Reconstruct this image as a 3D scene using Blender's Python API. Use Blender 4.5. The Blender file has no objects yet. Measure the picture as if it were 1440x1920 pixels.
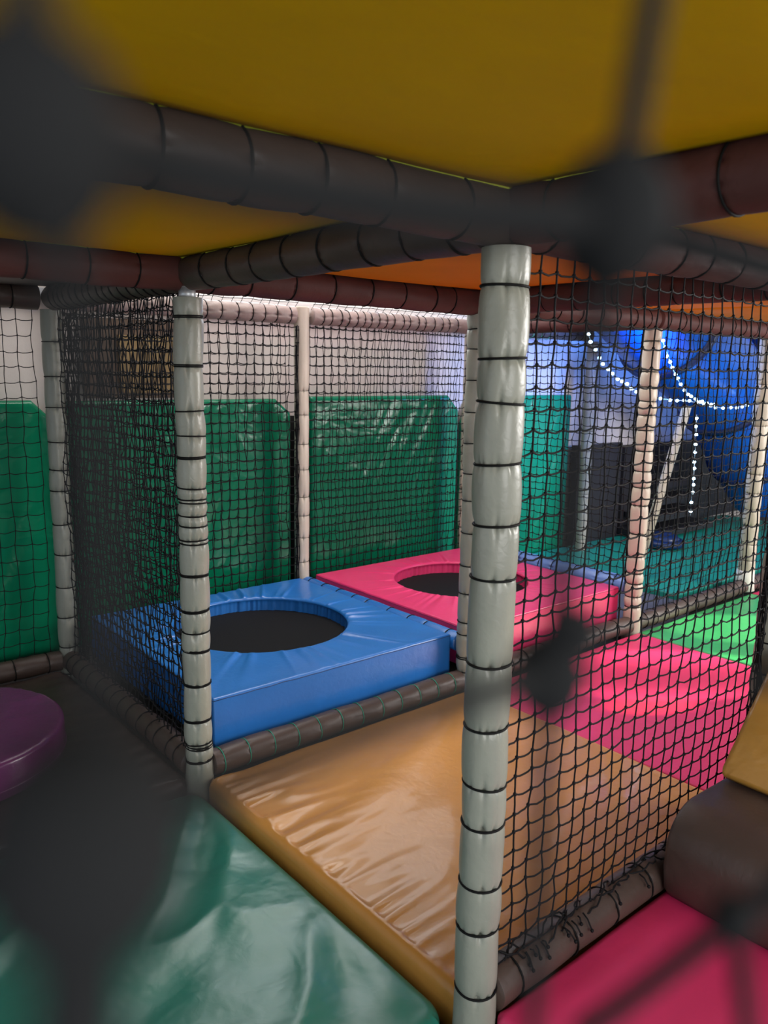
import bpy, math, random
import numpy as np
from mathutils import Vector, Matrix, noise
random.seed(7)
S = bpy.context.scene
COL = S.collection
PI = math.pi

# ------------------------------------------------------------------ camera
M = 1.2                      # module of the play frame
CAM = Vector((-1.0592, -2.1486, 1.2489))
RX = Vector((0.7676036, -0.6406865, 0.0174782))      # image right
RY = Vector((-0.1003350, -0.1470555, -0.9840262))    # image down
RZ = Vector((0.6330226, 0.7535884, -0.1771636))      # view direction
cd = bpy.data.cameras.new('camera')
cam = bpy.data.objects.new('camera', cd)
COL.objects.link(cam)
Mx = Matrix((RX, -RY, -RZ)).transposed().to_4x4()
Mx.translation = CAM
cam.matrix_world = Mx
cd.sensor_fit = 'VERTICAL'
cd.sensor_height = 36.0
cd.lens = 1485.37 * 36.0 / 1920.0
cd.clip_start = 0.005
cd.dof.use_dof = True
cd.dof.focus_distance = 2.3
cd.dof.aperture_fstop = cd.lens / 4.2
S.camera = cam

# ------------------------------------------------------------------ light
w = bpy.data.worlds.new('world')
S.world = w
w.use_nodes = True
bg = w.node_tree.nodes['Background']
bg.inputs[0].default_value = (0.75, 0.85, 1.0, 1)
bg.inputs[1].default_value = 0.8

def area(name, loc, target, sx, sy, power, color, spread=180):
    l = bpy.data.lights.new(name, 'AREA')
    l.shape = 'RECTANGLE'; l.size = sx; l.size_y = sy
    l.energy = power; l.color = color; l.spread = math.radians(spread)
    o = bpy.data.objects.new(name, l); COL.objects.link(o)
    o.location = loc
    o.rotation_euler = (Vector(target) - Vector(loc)).to_track_quat('-Z', 'Y').to_euler()
    return o

def spot(name, loc, target, power, color, ang, blend=0.5, rad=0.05):
    l = bpy.data.lights.new(name, 'SPOT')
    l.energy = power; l.color = color; l.spot_size = math.radians(ang)
    l.spot_blend = blend; l.shadow_soft_size = rad
    o = bpy.data.objects.new(name, l); COL.objects.link(o)
    o.location = loc
    o.rotation_euler = (Vector(target) - Vector(loc)).to_track_quat('-Z', 'Y').to_euler()
    return o

area('rooflight_over_trampolines', (1.1, 0.75, 3.1), (1.1, 0.75, 0), 1.7, 1.0, 55, (1.0, 0.97, 0.93))
area('side_window_daylight', (4.6, -3.0, 1.5), (1.9, -0.5, 0.0), 1.6, 1.2, 170, (1.0, 0.96, 0.92))
area('unseen_fill_behind_viewer', (-0.6, -4.5, 1.25), (0.5, -1.2, 0.3), 2.4, 1.2, 75, (1.0, 0.98, 0.95))  # unseen fill added to brighten the step, ramp and pink mat
area('unseen_fill_low_left', (-3.4, -0.4, 1.0), (0, -0.8, 0.3), 1.4, 0.8, 3, (0.9, 1.0, 1.0))  # weak unseen fill added for highlights on the yellow and green mats
spot('sunbeam_on_floor', (5.2, -2.6, 2.0), (2.1, -0.5, 0.0), 2600, (1.0, 0.88, 0.72), 8, 0.25, 0.03)
spot('sunbeam_on_green_mat', (5.6, -2.9, 2.1), (3.0, -0.45, 0.0), 1700, (1.0, 0.93, 0.70), 7, 0.3, 0.03)
spot('warm_sun_glint_on_floor', (5.2, -2.6, 2.0), (1.72, -0.62, 0.0), 3500, (1.0, 0.55, 0.15), 2.6, 0.8, 0.02)
spot('blue_show_lamp', (3.4, 0.75, 2.6), (4.3, 1.05, 0.9), 420, (0.05, 0.25, 1.0), 110, 0.8, 0.1)
spot('violet_show_lamp', (3.35, 0.25, 1.44), (3.25, 1.4, 1.1), 130, (0.10, 0.27, 1.0), 100, 0.9, 0.1)
spot('cyan_show_lamp', (3.3, 0.3, 1.44), (3.0, 1.4, 0.45), 70, (0.05, 0.8, 1.0), 60, 0.9, 0.1)
spot('pink_show_lamp', (1.3, 0.2, 2.4), (1.7, 1.4, 1.3), 12, (1.0, 0.45, 0.75), 90, 0.9, 0.1)

S.view_settings.view_transform = 'Standard'
S.view_settings.look = 'None'
S.view_settings.gamma = 1.0
S.view_settings.use_curve_mapping = False
S.view_settings.exposure = 0.0

# ------------------------------------------------------------------ materials
def mat(name, col, rough=0.5, bump=0.0, bscale=20, var=0.0, vscale=6, spec=0.5, coat=0.0, coat_r=0.15,
        metal=0.0, emit=None, estr=0.0, bump2=0.0, b2scale=4, sheen=0.0, col2=None):
    m = bpy.data.materials.new(name); m.use_nodes = True
    nt = m.node_tree; N = nt.nodes; L = nt.links
    b = N['Principled BSDF']
    b.inputs['Roughness'].default_value = rough
    b.inputs['Metallic'].default_value = metal
    b.inputs['Specular IOR Level'].default_value = spec
    b.inputs['Coat Weight'].default_value = coat
    b.inputs['Coat Roughness'].default_value = coat_r
    tc = N.new('ShaderNodeTexCoord')
    if var > 0:
        nz = N.new('ShaderNodeTexNoise'); nz.inputs['Scale'].default_value = vscale
        nz.inputs['Detail'].default_value = 4
        L.new(tc.outputs['Object'], nz.inputs['Vector'])
        mx = N.new('ShaderNodeMix'); mx.data_type = 'RGBA'
        c2 = col2 if col2 else [c * (1 - var) for c in col]
        mx.inputs[6].default_value = (*c2, 1); mx.inputs[7].default_value = (*col, 1)
        rp = N.new('ShaderNodeMapRange'); rp.inputs[1].default_value = 0.35; rp.inputs[2].default_value = 0.65
        L.new(nz.outputs['Fac'], rp.inputs[0]); L.new(rp.outputs[0], mx.inputs[0])
        L.new(mx.outputs[2], b.inputs['Base Color'])
    else:
        b.inputs['Base Color'].default_value = (*col, 1)
    prev = None
    for st, sc, dist in ((bump2, b2scale, 0.02), (bump, bscale, 0.004)):
        if st > 0:
            n2 = N.new('ShaderNodeTexNoise'); n2.inputs['Scale'].default_value = sc
            n2.inputs['Detail'].default_value = 3; n2.inputs['Distortion'].default_value = 0.6
            L.new(tc.outputs['Object'], n2.inputs['Vector'])
            bp = N.new('ShaderNodeBump'); bp.inputs['Strength'].default_value = st
            bp.inputs['Distance'].default_value = dist
            L.new(n2.outputs['Fac'], bp.inputs['Height'])
            if prev: L.new(prev.outputs[0], bp.inputs['Normal'])
            prev = bp
    if prev: L.new(prev.outputs[0], b.inputs['Normal'])
    if emit:
        b.inputs['Emission Color'].default_value = (*emit, 1)
        b.inputs['Emission Strength'].default_value = estr
    return m

K = {}
K['sleeve'] = mat('grey_beige_vinyl', (0.31, 0.315, 0.26), 0.36, 0.25, 60, 0.12, 9, 0.5)
K['sleeve_white'] = mat('pale_vinyl', (0.56, 0.49, 0.39), 0.42, 0.25, 60, 0.12, 9)
K['brown'] = mat('brown_vinyl', (0.075, 0.048, 0.038), 0.48, 0.3, 50, 0.2, 8)
K['brown_pink_bounce'] = mat('pink_bounce_brown_vinyl', (0.10, 0.036, 0.032), 0.6, 0.3, 50, 0.2, 8, 0.3)  # brown beam vinyl, reddened in its colour for pink bounce light
K['brown_lit'] = mat('lit_brown_vinyl', (0.33, 0.25, 0.22), 0.45, 0.3, 60, 0.2, 12)  # brown beam vinyl, lightened in its colour for light from outside
K['tie'] = mat('black_cord', (0.004, 0.004, 0.004), 0.65, spec=0.2)
K['green_tie'] = mat('green_cord', (0.01, 0.30, 0.19), 0.6)
K['net'] = mat('black_net_cord', (0.004, 0.004, 0.005), 0.7, spec=0.25)
K['near_net'] = mat('lighter_black_net_cord', (0.012, 0.0125, 0.013), 0.9, spec=0.2)  # one even tone, slightly lighter than the other net cord
K['blue'] = mat('blue_vinyl', (0.018, 0.15, 0.48), 0.33, 0.25, 40, 0.1, 7, 0.5, 0.2, 0.2)
K['pink'] = mat('pink_vinyl', (0.72, 0.035, 0.15), 0.36, 0.2, 40, 0.08, 7)
K['tan'] = mat('mustard_vinyl', (0.55, 0.25, 0.05), 0.3, 0.25, 30, 0.12, 5, 0.35, 0.22, 0.07, bump2=0.22, b2scale=6)
K['green_near'] = mat('bottle_green_vinyl', (0.015, 0.19, 0.135), 0.34, 0.3, 25, 0.15, 4, 0.55, 0.35, 0.22, bump2=0.6, b2scale=4)
K['pink_floor'] = mat('pink_floor_vinyl', (0.70, 0.035, 0.14), 0.42, 0.2, 30, 0.1, 4, bump2=0.15, b2scale=5)
K['green_floor'] = mat('leaf_green_vinyl', (0.05, 0.42, 0.12), 0.4, 0.2, 30, 0.1, 4, bump2=0.2, b2scale=5)
K['teal_floor'] = mat('teal_vinyl', (0.01, 0.30, 0.24), 0.42, 0.2, 30, 0.1, 4)
K['grey_floor'] = mat('grey_floor_vinyl', (0.10, 0.10, 0.14), 0.5, 0.2, 30, 0.1, 4)
K['brown_floor'] = mat('brown_floor_vinyl', (0.05, 0.03, 0.025), 0.36, 0.3, 25, 0.2, 6, bump2=0.3, b2scale=6)
K['wall_green'] = mat('green_wall_vinyl', (0.003, 0.19, 0.09), 0.2, 0.15, 30, 0.08, 5, 0.35, bump2=0.5, b2scale=5)
K['purple'] = mat('purple_vinyl', (0.14, 0.022, 0.11), 0.3, 0.25, 40, 0.15, 8, 0.5, 0.3, 0.15, bump2=0.2, b2scale=8)
K['yellow_deck'] = mat('yellow_vinyl', (0.85, 0.50, 0.0), 0.6, 0.2, 25, 0.08, 3, 0.1, bump2=0.1, b2scale=3)
K['orange_deck'] = mat('orange_vinyl', (0.95, 0.33, 0.01), 0.6, 0.2, 25, 0.08, 3, 0.1)
K['lime'] = mat('light_leak_piping', (0.55, 0.62, 0.03), 0.5)  # edge piping, its bright lime colour standing for light leaks
K['bed'] = mat('black_trampoline_weave', (0.006, 0.006, 0.007), 0.8, 0.5, 250, spec=0.2)
K['wall'] = mat('cream_plaster', (0.60, 0.54, 0.50), 0.85, 0.2, 60, 0.08, 3)
K['ceil'] = mat('white_ceiling', (0.6, 0.6, 0.6), 0.9, 0.1, 20)
K['base'] = mat('dark_subfloor', (0.02, 0.018, 0.018), 0.8, 0.2, 20)
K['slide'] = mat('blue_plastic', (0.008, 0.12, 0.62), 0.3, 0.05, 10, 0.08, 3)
K['slide_dark'] = mat('navy_and_shaded_plastic', (0.003, 0.02, 0.10), 0.35, 0.05, 10)  # navy joints and pad; also shade painted onto the upper slide section
K['metal'] = mat('galvanised_steel', (0.55, 0.57, 0.58), 0.4, 0.1, 60, metal=0.6)
K['white_cord'] = mat('clear_cord', (0.5, 0.6, 0.7), 0.4)
K['led'] = mat('led_glow', (1, 1, 1), 0.5, emit=(0.45, 0.75, 1.0), estr=22)
K['wood'] = mat('brown_wood_frame', (0.10, 0.06, 0.035), 0.6, 0.3, 15, 0.3, 20)
K['wood2'] = mat('ochre_board', (0.26, 0.17, 0.06), 0.6, 0.3, 15, 0.4, 14)
K['black'] = mat('black_rubber', (0.014, 0.013, 0.018), 0.5, 0.2, 30)
K['fluff'] = mat('pale_fabric', (0.7, 0.68, 0.6), 0.8)

# ------------------------------------------------------------------ object helpers
ROOT = {}
def root_loc(o):
    while o.parent: o = o.parent
    return o.location
def thing(name, label, cat, loc=(0, 0, 0), group=None):
    o = bpy.data.objects.new(name, None); COL.objects.link(o)
    o.empty_display_size = 0.05
    o.location = loc; o['label'] = label; o['category'] = cat
    if group: o['group'] = group
    return o
def mesh(name, V, F, m, parent=None, smooth=True, label=None):
    off = root_loc(parent) if parent else Vector((0, 0, 0))
    V = np.asarray(V, float) - np.array(off)
    me = bpy.data.meshes.new(name)
    me.from_pydata(V.tolist(), [], F)
    if smooth: me.polygons.foreach_set('use_smooth', [True] * len(me.polygons))
    me.materials.append(m); me.update()
    o = bpy.data.objects.new(name, me); COL.objects.link(o)
    if parent: o.parent = parent
    if label: o['label'] = label
    return o
def tag(o, label, cat, group=None):
    if cat == 'mat' and not group: group = 'floor mats of the play frame'
    o['label'] = label; o['category'] = cat
    if group: o['group'] = group
    # put the origin at the mesh's base centre
    me = o.data; n = len(me.vertices); a = np.empty(n * 3); me.vertices.foreach_get('co', a); a = a.reshape(-1, 3)
    c = np.array([(a[:, 0].min() + a[:, 0].max()) / 2, (a[:, 1].min() + a[:, 1].max()) / 2, a[:, 2].min()])
    me.vertices.foreach_set('co', (a - c).ravel()); me.update(); o.location = c
    return o
def struct(o):
    o['kind'] = 'structure'; return o

class MB:
    def __init__(s): s.V = []; s.F = []
    def add(s, V, F):
        n = len(s.V); s.V.extend([tuple(v) for v in V]); s.F.extend([tuple(i + n for i in f) for f in F])
    def box(s, a, b):
        x0, y0, z0 = a; x1, y1, z1 = b
        s.add([(x0,y0,z0),(x1,y0,z0),(x1,y1,z0),(x0,y1,z0),(x0,y0,z1),(x1,y0,z1),(x1,y1,z1),(x0,y1,z1)],
              [(0,3,2,1),(4,5,6,7),(0,1,5,4),(1,2,6,5),(2,3,7,6),(3,0,4,7)])
    def tube(s, P, r, n=6, closed=False, caps=True):
        P = [Vector(p) for p in P]; k = len(P)
        rr = r if hasattr(r, '__len__') else [r] * k
        base = len(s.V); prevu = None
        for i in range(k):
            if closed: t = (P[(i + 1) % k] - P[i - 1])
            else: t = P[min(i + 1, k - 1)] - P[max(i - 1, 0)]
            if t.length < 1e-9: t = Vector((0, 0, 1))
            t.normalize()
            if prevu is None:
                a = Vector((0, 0, 1)) if abs(t.z) < 0.9 else Vector((1, 0, 0))
                u = t.cross(a).normalized()
            else:
                u = (prevu - t * prevu.dot(t)).normalized()
            prevu = u; v = t.cross(u)
            for j in range(n):
                a = 2 * PI * j / n
                s.V.append(tuple(P[i] + (u * math.cos(a) + v * math.sin(a)) * rr[i]))
        m = k if closed else k - 1
        for i in range(m):
            i2 = (i + 1) % k
            for j in range(n):
                j2 = (j + 1) % n
                s.F.append((base + i * n + j, base + i * n + j2, base + i2 * n + j2, base + i2 * n + j))
        if caps and not closed:
            s.F.append(tuple(base + j for j in range(n))[::-1])
            s.F.append(tuple(base + (k - 1) * n + j for j in range(n)))
    def ball(s, c, r, nu=6, nv=4, sq=(1, 1, 1)):
        V = []; F = []
        V.append((c[0], c[1], c[2] - r * sq[2]))
        for i in range(1, nv):
            ph = PI * i / nv
            for j in range(nu):
                th = 2 * PI * j / nu
                V.append((c[0] + r * sq[0] * math.sin(ph) * math.cos(th), c[1] + r * sq[1] * math.sin(ph) * math.sin(th), c[2] - r * sq[2] * math.cos(ph)))
        V.append((c[0], c[1], c[2] + r * sq[2])); top = len(V) - 1
        for j in range(nu):
            j2 = (j + 1) % nu
            F.append((0, 1 + j2, 1 + j)); F.append((top, top - nu + j, top - nu + j2))
            for i in range(nv - 2):
                a = 1 + i * nu
                F.append((a + j, a + j2, a + nu + j2, a + nu + j))
        s.add(V, F)
    def obj(s, name, m, parent=None, smooth=True, label=None): return mesh(name, s.V, s.F, m, parent, smooth, label)

# ------------------------------------------------------------------ padded tubes with ties
def frame(w):
    a = Vector((0, 0, 1)) if abs(w.z) < 0.9 else Vector((1, 0, 0))
    u = w.cross(a).normalized(); return u, w.cross(u)

def padded(name, label, cat, p0, p1, r, ties, m, seed, tie_r=0.0024, tie_m=None, group=None, seg=64, pinch=0.07,
           bend=0.0018, fold=0.0075, pipe=None, loc=None, bulge=1.0):
    """sleeve laced onto a pipe: ties are distances from p0 in metres; (d, width) for a wider one"""
    rnd = random.Random(seed)
    p0 = Vector(p0); p1 = Vector(p1); Lg = (p1 - p0).length; wv = (p1 - p0) / Lg
    u, v = frame(wv)
    tl = sorted([t if isinstance(t, tuple) else (t, 1.0) for t in ties])
    ds = [0.0] + [t[0] for t in tl if 0.004 < t[0] < Lg - 0.004] + [Lg]
    ss = []
    for a, b in zip(ds[:-1], ds[1:]):
        n = 3 if b - a < 0.02 else (7 if b - a < 0.05 else 13)
        for i in range(n):
            q = i / n; q = 0.5 - 0.5 * math.cos(PI * q)
            ss.append(a + (b - a) * q)
    for t in ds[1:-1]:
        for q in (-.022, -.014, -.009, -.005, -.0025, .0025, .005, .009, .014, .022):
            if 0 < t + q < Lg: ss.append(t + q)
    ss.append(Lg)
    ss = sorted(ss); ss = [q for i, q in enumerate(ss) if i == 0 or q - ss[i - 1] > .0006]
    folds = []
    for t in ds[1:-1]:
        folds.append((t, [(rnd.uniform(0, 2 * PI), rnd.uniform(0.06, 0.15), rnd.uniform(0.3, 0.9) * fold, rnd.uniform(0.003, 0.010)) for _ in range(rnd.randint(8, 13))]))
    mid = (p0 + p1) / 2; dc = CAM - mid; sa = math.atan2(dc.dot(v), dc.dot(u)) + rnd.uniform(-.35, .35)
    for t, fl in folds:
        fl.append((sa + rnd.uniform(-.12, .12), rnd.uniform(.07, .11), fold * rnd.uniform(.9, 1.5), rnd.uniform(.007, .016)))
        if r > .04: fl.append((sa + rnd.uniform(.5, .8), rnd.uniform(.06, .1), fold * rnd.uniform(.6, 1.1), rnd.uniform(.004, .010)))
    segbulge = {i: (rnd.uniform(0.0, 0.05) * bulge, rnd.uniform(0, 2 * PI), rnd.uniform(0, 0.03) * bulge) for i in range(len(ds))}
    bx = [rnd.uniform(-1, 1) * bend for _ in ds]; by = [rnd.uniform(-1, 1) * bend for _ in ds]
    V = []; F = []; k = seg
    off = Vector((rnd.uniform(0, 99), rnd.uniform(0, 99), rnd.uniform(0, 99)))
    def shift(s):
        for i in range(len(ds) - 1):
            if s <= ds[i + 1] + 1e-9:
                q = (s - ds[i]) / max(1e-6, ds[i + 1] - ds[i]); q = q * q * (3 - 2 * q)
                return bx[i] * (1 - q) + bx[i + 1] * q, by[i] * (1 - q) + by[i + 1] * q
        return 0, 0
    def seam(s, a): return 0
    for s in ss:
        i = 0
        while i < len(ds) - 2 and s > ds[i + 1]: i += 1
        q = (s - ds[i]) / max(1e-6, ds[i + 1] - ds[i])
        sh = shift(s); c = p0 + wv * s + u * sh[0] + v * sh[1]
        bl, ba, be = segbulge[i]
        near = [(abs(s - t), fl) for t, fl in folds if abs(s - t) < 0.11]
        pin = 0
        for dd, fl in near: pin = max(pin, math.exp(-dd / 0.009))
        for j in range(k):
            a = 2 * PI * j / k
            rr = r * (1 - pinch * pin + bl * math.sin(PI * q) ** 0.6 + be * math.cos(2 * (a - ba)) * math.sin(PI * q))
            for dd, fl in near:
                for fa, fw, fd, fll in fl:
                    da = (a - fa + PI) % (2 * PI) - PI
                    if abs(da) < 0.5:
                        rr -= fd * math.exp(-(da / fw) ** 2) * math.exp(-dd / fll)
            rr += noise.noise(Vector((s * 9, math.cos(a) * 1.4, math.sin(a) * 1.4)) + off) * 0.0022
            V.append(tuple(c + (u * math.cos(a) + v * math.sin(a)) * rr))
    n = len(ss)
    for i in range(n - 1):
        for j in range(k):
            j2 = (j + 1) % k
            F.append((i * k + j, i * k + j2, (i + 1) * k + j2, (i + 1) * k + j))
    F.append(tuple(range(k))[::-1]); F.append(tuple((n - 1) * k + j for j in range(k)))
    base = p0 if p0.z <= p1.z else p1
    if not group:
        group = 'padded posts of the play frame' if cat == 'post' else ('padded beams under the ceiling pads' if p0.z > 1 else 'padded beams and rails along the floor')
    t = thing(name, label, cat, tuple(base) if loc is None else loc, group)
    mesh('sleeve', V, F, m, t)
    for s, wd in tl:
        if not (0.002 < s < Lg - 0.002): continue
        sh = shift(s); c = p0 + wv * s + u * sh[0] + v * sh[1]
        mb = MB(); tx = rnd.uniform(-0.05, 0.05); ty = rnd.uniform(-0.05, 0.05)
        R1 = r * (1 - pinch) + tie_r * 0.6
        pts = [c + (u * math.cos(a) + v * math.sin(a)) * R1 + wv * (R1 * (tx * math.cos(a) + ty * math.sin(a))) for a in [2 * PI * j / 28 for j in range(28)]]
        mb.tube(pts, tie_r, 6, closed=True)
        if wd > 1.5:
            pts = [p + wv * tie_r * 2 for p in pts]; mb.tube(pts, tie_r, 6, closed=True)
        mb.obj('tie', tie_m or K['tie'], t)
    if pipe:
        for a, b in pipe:
            mb = MB(); mb.tube([p0 + wv * a, p0 + wv * b], 0.024, 20); mb.obj('pipe', K['metal'], t, label='bare steel pipe end')
    return t

def evenly(Lg, step, seed, j=0.25, start=0.06):
    rnd = random.Random(seed); out = []; s = start
    while s < Lg - 0.03:
        out.append(s); s += step * (1 + rnd.uniform(-j, j))
    return out

# ------------------------------------------------------------------ nets
def net(name, label, o, du, dv, nu, nv, r, kr, seed, jit=0.004, outj=0.006, sag=0.005, parent=None, group=None, shape=None,
        sides=4, m=None, hmid=2, sway=0.0, extra=None):
    rnd = random.Random(seed); o = Vector(o); du = Vector(du); dv = Vector(dv)
    un = du.normalized(); vn = dv.normalized(); nn = un.cross(vn).normalized()
    off = Vector((seed * 3.1, seed * 1.7, 0))
    P = {}
    for i in range(nu + 1):
        for j in range(nv + 1):
            p = o + du * i + dv * j
            q = p * 2.3 + off
            p = p + nn * (noise.noise(q) * sway * 2 + rnd.uniform(-1, 1) * outj) + un * (rnd.uniform(-1, 1) * jit + noise.noise(q * 1.3 + Vector((5, 5, 5))) * sway) + vn * rnd.uniform(-1, 1) * jit
            if shape: p = shape(i, j, p)
            P[i, j] = p
    mb = MB()
    for i in range(nu + 1):
        pts = []
        for j in range(nv + 1):
            pts.append(P[i, j])
            if j < nv: pts.append((P[i, j] + P[i, j + 1]) / 2 + un * rnd.uniform(-1, 1) * jit * 0.5)
        mb.tube(pts, r, sides)
    for j in range(nv + 1):
        pts = []
        for i in range(nu + 1):
            pts.append(P[i, j])
            if i < nu:
                a = P[i, j]; b = P[i + 1, j]
                for h in range(hmid):
                    q = (h + 1) / (hmid + 1)
                    pts.append(a * (1 - q) + b * q - vn * sag * 4 * q * (1 - q) * (0.7 + 0.6 * rnd.random()))
        mb.tube(pts, r, sides)
    if kr > 0:
        for p in P.values(): mb.ball(p, kr, 5, 3, (1, 1, 1.25))
    if extra: extra(mb, P)
    ob = mb.obj(name, m or K['net'], None)
    tag(ob, label, 'net', group or 'safety nets of the play frame')
    return ob

# ------------------------------------------------------------------ cushions
def samples(a, b, n, e):
    """n samples with extra ones within e of both ends"""
    s = [0, .02, .08, .18, .34, .55, .8, 1.0]
    out = [a + e * q for q in s] + [a + e + (b - a - 2 * e) * i / n for i in range(1, n)] + [b - e * q for q in s[::-1]]
    return out
def cushion(name, x0, x1, y0, y1, z0, z1, m, parent=None, e=0.02, n=30, hf=None, corner=0.0, puff=0.0, side=None):
    X = samples(x0, x1, n, e); Y = samples(y0, y1, n, e); V = []; F = []
    def drop(d): d = min(max(d, 0), e); return e - math.sqrt(max(0, e * e - (e - d) ** 2))
    nx, ny = len(X), len(Y)
    for i, x in enumerate(X):
        for j, y in enumerate(Y):
            dx = min(x - x0, x1 - x); dy = min(y - y0, y1 - y)
            z = z1 - drop(dx) - drop(dy) * (1 if dx > e else 0.6)
            uq = (x - x0) / (x1 - x0); vq = (y - y0) / (y1 - y0)
            z += puff * (max(0, 16 * uq * (1 - uq) * vq * (1 - vq))) ** 0.5
            if hf: z += hf(x, y, dx, dy)
            px, py = x, y
            if corner > 0:
                cx = min(max(x, x0 + corner), x1 - corner); cy = min(max(y, y0 + corner), y1 - corner)
                ddx, ddy = x - cx, y - cy
                if ddx and ddy:
                    mxx = max(abs(ddx), abs(ddy)); l = math.hypot(ddx, ddy)
                    px = cx + ddx * mxx / l; py = cy + ddy * mxx / l
            V.append((px, py, z))
    for i in range(nx - 1):
        for j in range(ny - 1):
            a = i * ny + j; F.append((a, a + ny, a + ny + 1, a + 1))
    ring = [i * ny for i in range(nx)] + [(nx - 1) * ny + j for j in range(1, ny)] + [i * ny + ny - 1 for i in range(nx - 2, -1, -1)] + [j for j in range(ny - 2, 0, -1)]
    prev = ring
    lv = 4
    for l in range(1, lv + 1):
        cur = []
        for q in ring:
            x, y, z = V[q]; zz = z + (z0 - z) * l / lv
            cur.append(len(V)); V.append((x, y, zz))
        k = len(ring)
        for a in range(k): F.append((prev[a], cur[a], cur[(a + 1) % k], prev[(a + 1) % k]))
        prev = cur
    F.append(tuple(prev[::-1]))
    return mesh(name, V, F, m, parent)

def ridge(x, sharp=2.0): return (1 - abs(noise.noise(x)) * 2) ** sharp if abs(noise.noise(x)) < .5 else 0
def nz(x, y, z=0): return noise.noise(Vector((x, y, z)))

# ================================================================== SETTING
mb = MB(); mb.box((-4.0, -5.0, -0.34), (9.0, 1.42, -0.14)); struct(mb.obj('floor', K['base'], smooth=False))
mb = MB(); mb.box((-4.0, 1.42, -0.34), (9.0, 1.57, 3.4)); struct(mb.obj('wall_back', K['wall'], smooth=False))
mb = MB(); mb.box((-4.0, -5.0, 3.4), (9.0, 1.57, 3.5)); struct(mb.obj('ceiling', K['ceil'], smooth=False))
mb = MB(); mb.box((-4.0, 1.385, 1.52), (3.3, 1.42, 1.56)); struct(mb.obj('trim_1', K['metal'], smooth=False))

# high daylit window over the ledge
wn = MB(); wn.box((0.35, 1.395, 1.60), (2.9, 1.41, 2.35))
struct(wn.obj('window_1', mat('bright_window', (0.9, 0.95, 1), 0.4, emit=(0.9, 0.96, 1.0), estr=3.5), smooth=False))

# ================================================================== POSTS
def zt(zs, z0): return [(z[0] - z0, z[1]) if isinstance(z, tuple) else z - z0 for z in zs]
G_P = None
zA = [1.392, 1.271, 1.195, 1.088, 0.978, 0.88, 0.716, 0.591, 0.473, 0.392, 0.266, 0.168, 0.029]
padded('padded_post', 'thick pale grey padded post nearest the viewer, laced with black cord', 'post', (0, -1.2, -0.12), (0, -1.2, 1.455), 0.0425, zt(zA, -0.12), K['sleeve'], 11, 0.0026, seg=88)
zB = [(1.385, 2), (1.247, 2), 1.12, 1.047, (0.983, 2), 0.894, 0.86, 0.850, 0.812, 0.781, 0.738, 0.727, (0.626, 2), (0.517, 2), 0.451, (0.39, 2), (0.281, 2), (0.163, 2), 0.089, 0.080, 0.073, (0.028, 2)]
padded('padded_post', 'beige padded post at the near left corner of the blue trampoline pad', 'post', (0, 0, -0.13), (0, 0, 1.440), 0.042, zt(zB, -0.13), K['sleeve'], 12, 0.0024, seg=80, pipe=[(1.56, 1.60)])
zC = [1.406, 1.331, 1.214, 1.093, 0.973, 0.853, 0.747, 0.617, 0.484, 0.368, 0.249, 0.195, 0.101, 0.095, 0.039]
padded('padded_post', 'beige padded post between the blue and pink pads, half hidden by the nearest post', 'post', (1.2, 0, -0.12), (1.2, 0, 1.46), 0.042, zt(zC, -0.12), K['sleeve'], 13, 0.0024)
zE = [1.403, 1.26, 1.187, 1.12, 1.054, 0.981, 0.88, 0.78, 0.701, 0.61, 0.467, 0.352, 0.267, 0.214, 0.145, 0.092]
padded('padded_post', 'peach-tinted padded post at the right corner of the pink trampoline pad', 'post', (2.4, 0, -0.12), (2.4, 0, 1.46), 0.042, zt(zE, -0.12), K['sleeve_white'], 14, 0.0026, pinch=0.14, fold=0.008)
padded('padded_post', 'pale padded post right of the string lights, with a white elbow at its foot', 'post', (3.6, 0, 0.0), (3.6, 0, 1.46), 0.046, evenly(1.4, 0.12, 4), K['sleeve_white'], 15, 0.0014, pinch=0.06)
padded('padded_post', 'grey padded post at the far left corner where the dense nets meet', 'post', (0, 1.2, -0.12), (0, 1.2, 1.46), 0.040, evenly(1.55, 0.115, 5), K['sleeve'], 16, 0.0024)
padded('padded_post', 'whitish post behind the back net, between the two trampolines', 'post', (1.2, 1.2, -0.1), (1.2, 1.2, 1.545), 0.037, evenly(1.4, 0.13, 6), K['sleeve_white'], 17, 0.0012, pinch=0.04, bend=0.001)
padded('padded_post', 'back row padded post hidden mostly behind the nearest post', 'post', (2.4, 1.2, -0.12), (2.4, 1.2, 1.46), 0.038, evenly(1.4, 0.13, 7), K['sleeve_white'], 18, 0.0018)
padded('padded_post', 'slim bluish post beside the rightmost green wall mat', 'post', (3.6, 1.2, -0.12), (3.6, 1.2, 1.46), 0.036, evenly(1.4, 0.16, 8), K['sleeve_white'], 19, 0.0014, pinch=0.05)
padded('padded_post', 'padded post at the right picture edge above the brown step', 'post', (1.2, -1.2, -0.12), (1.2, -1.2, 1.46), 0.042, evenly(1.55, 0.12, 9), K['sleeve'], 20, 0.0026)
# white elbow at foot of the string light post
mb = MB(); mb.tube([(3.6, 0, 0.10), (3.6, 0, 0.03), (3.6, -0.01, -0.03)], [0.05, 0.052, 0.05], 16)
o = mb.obj('pipe_elbow', K['fluff']); tag(o, 'white elbow fitting under the pale post right of the string lights', 'pipe fitting')

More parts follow.
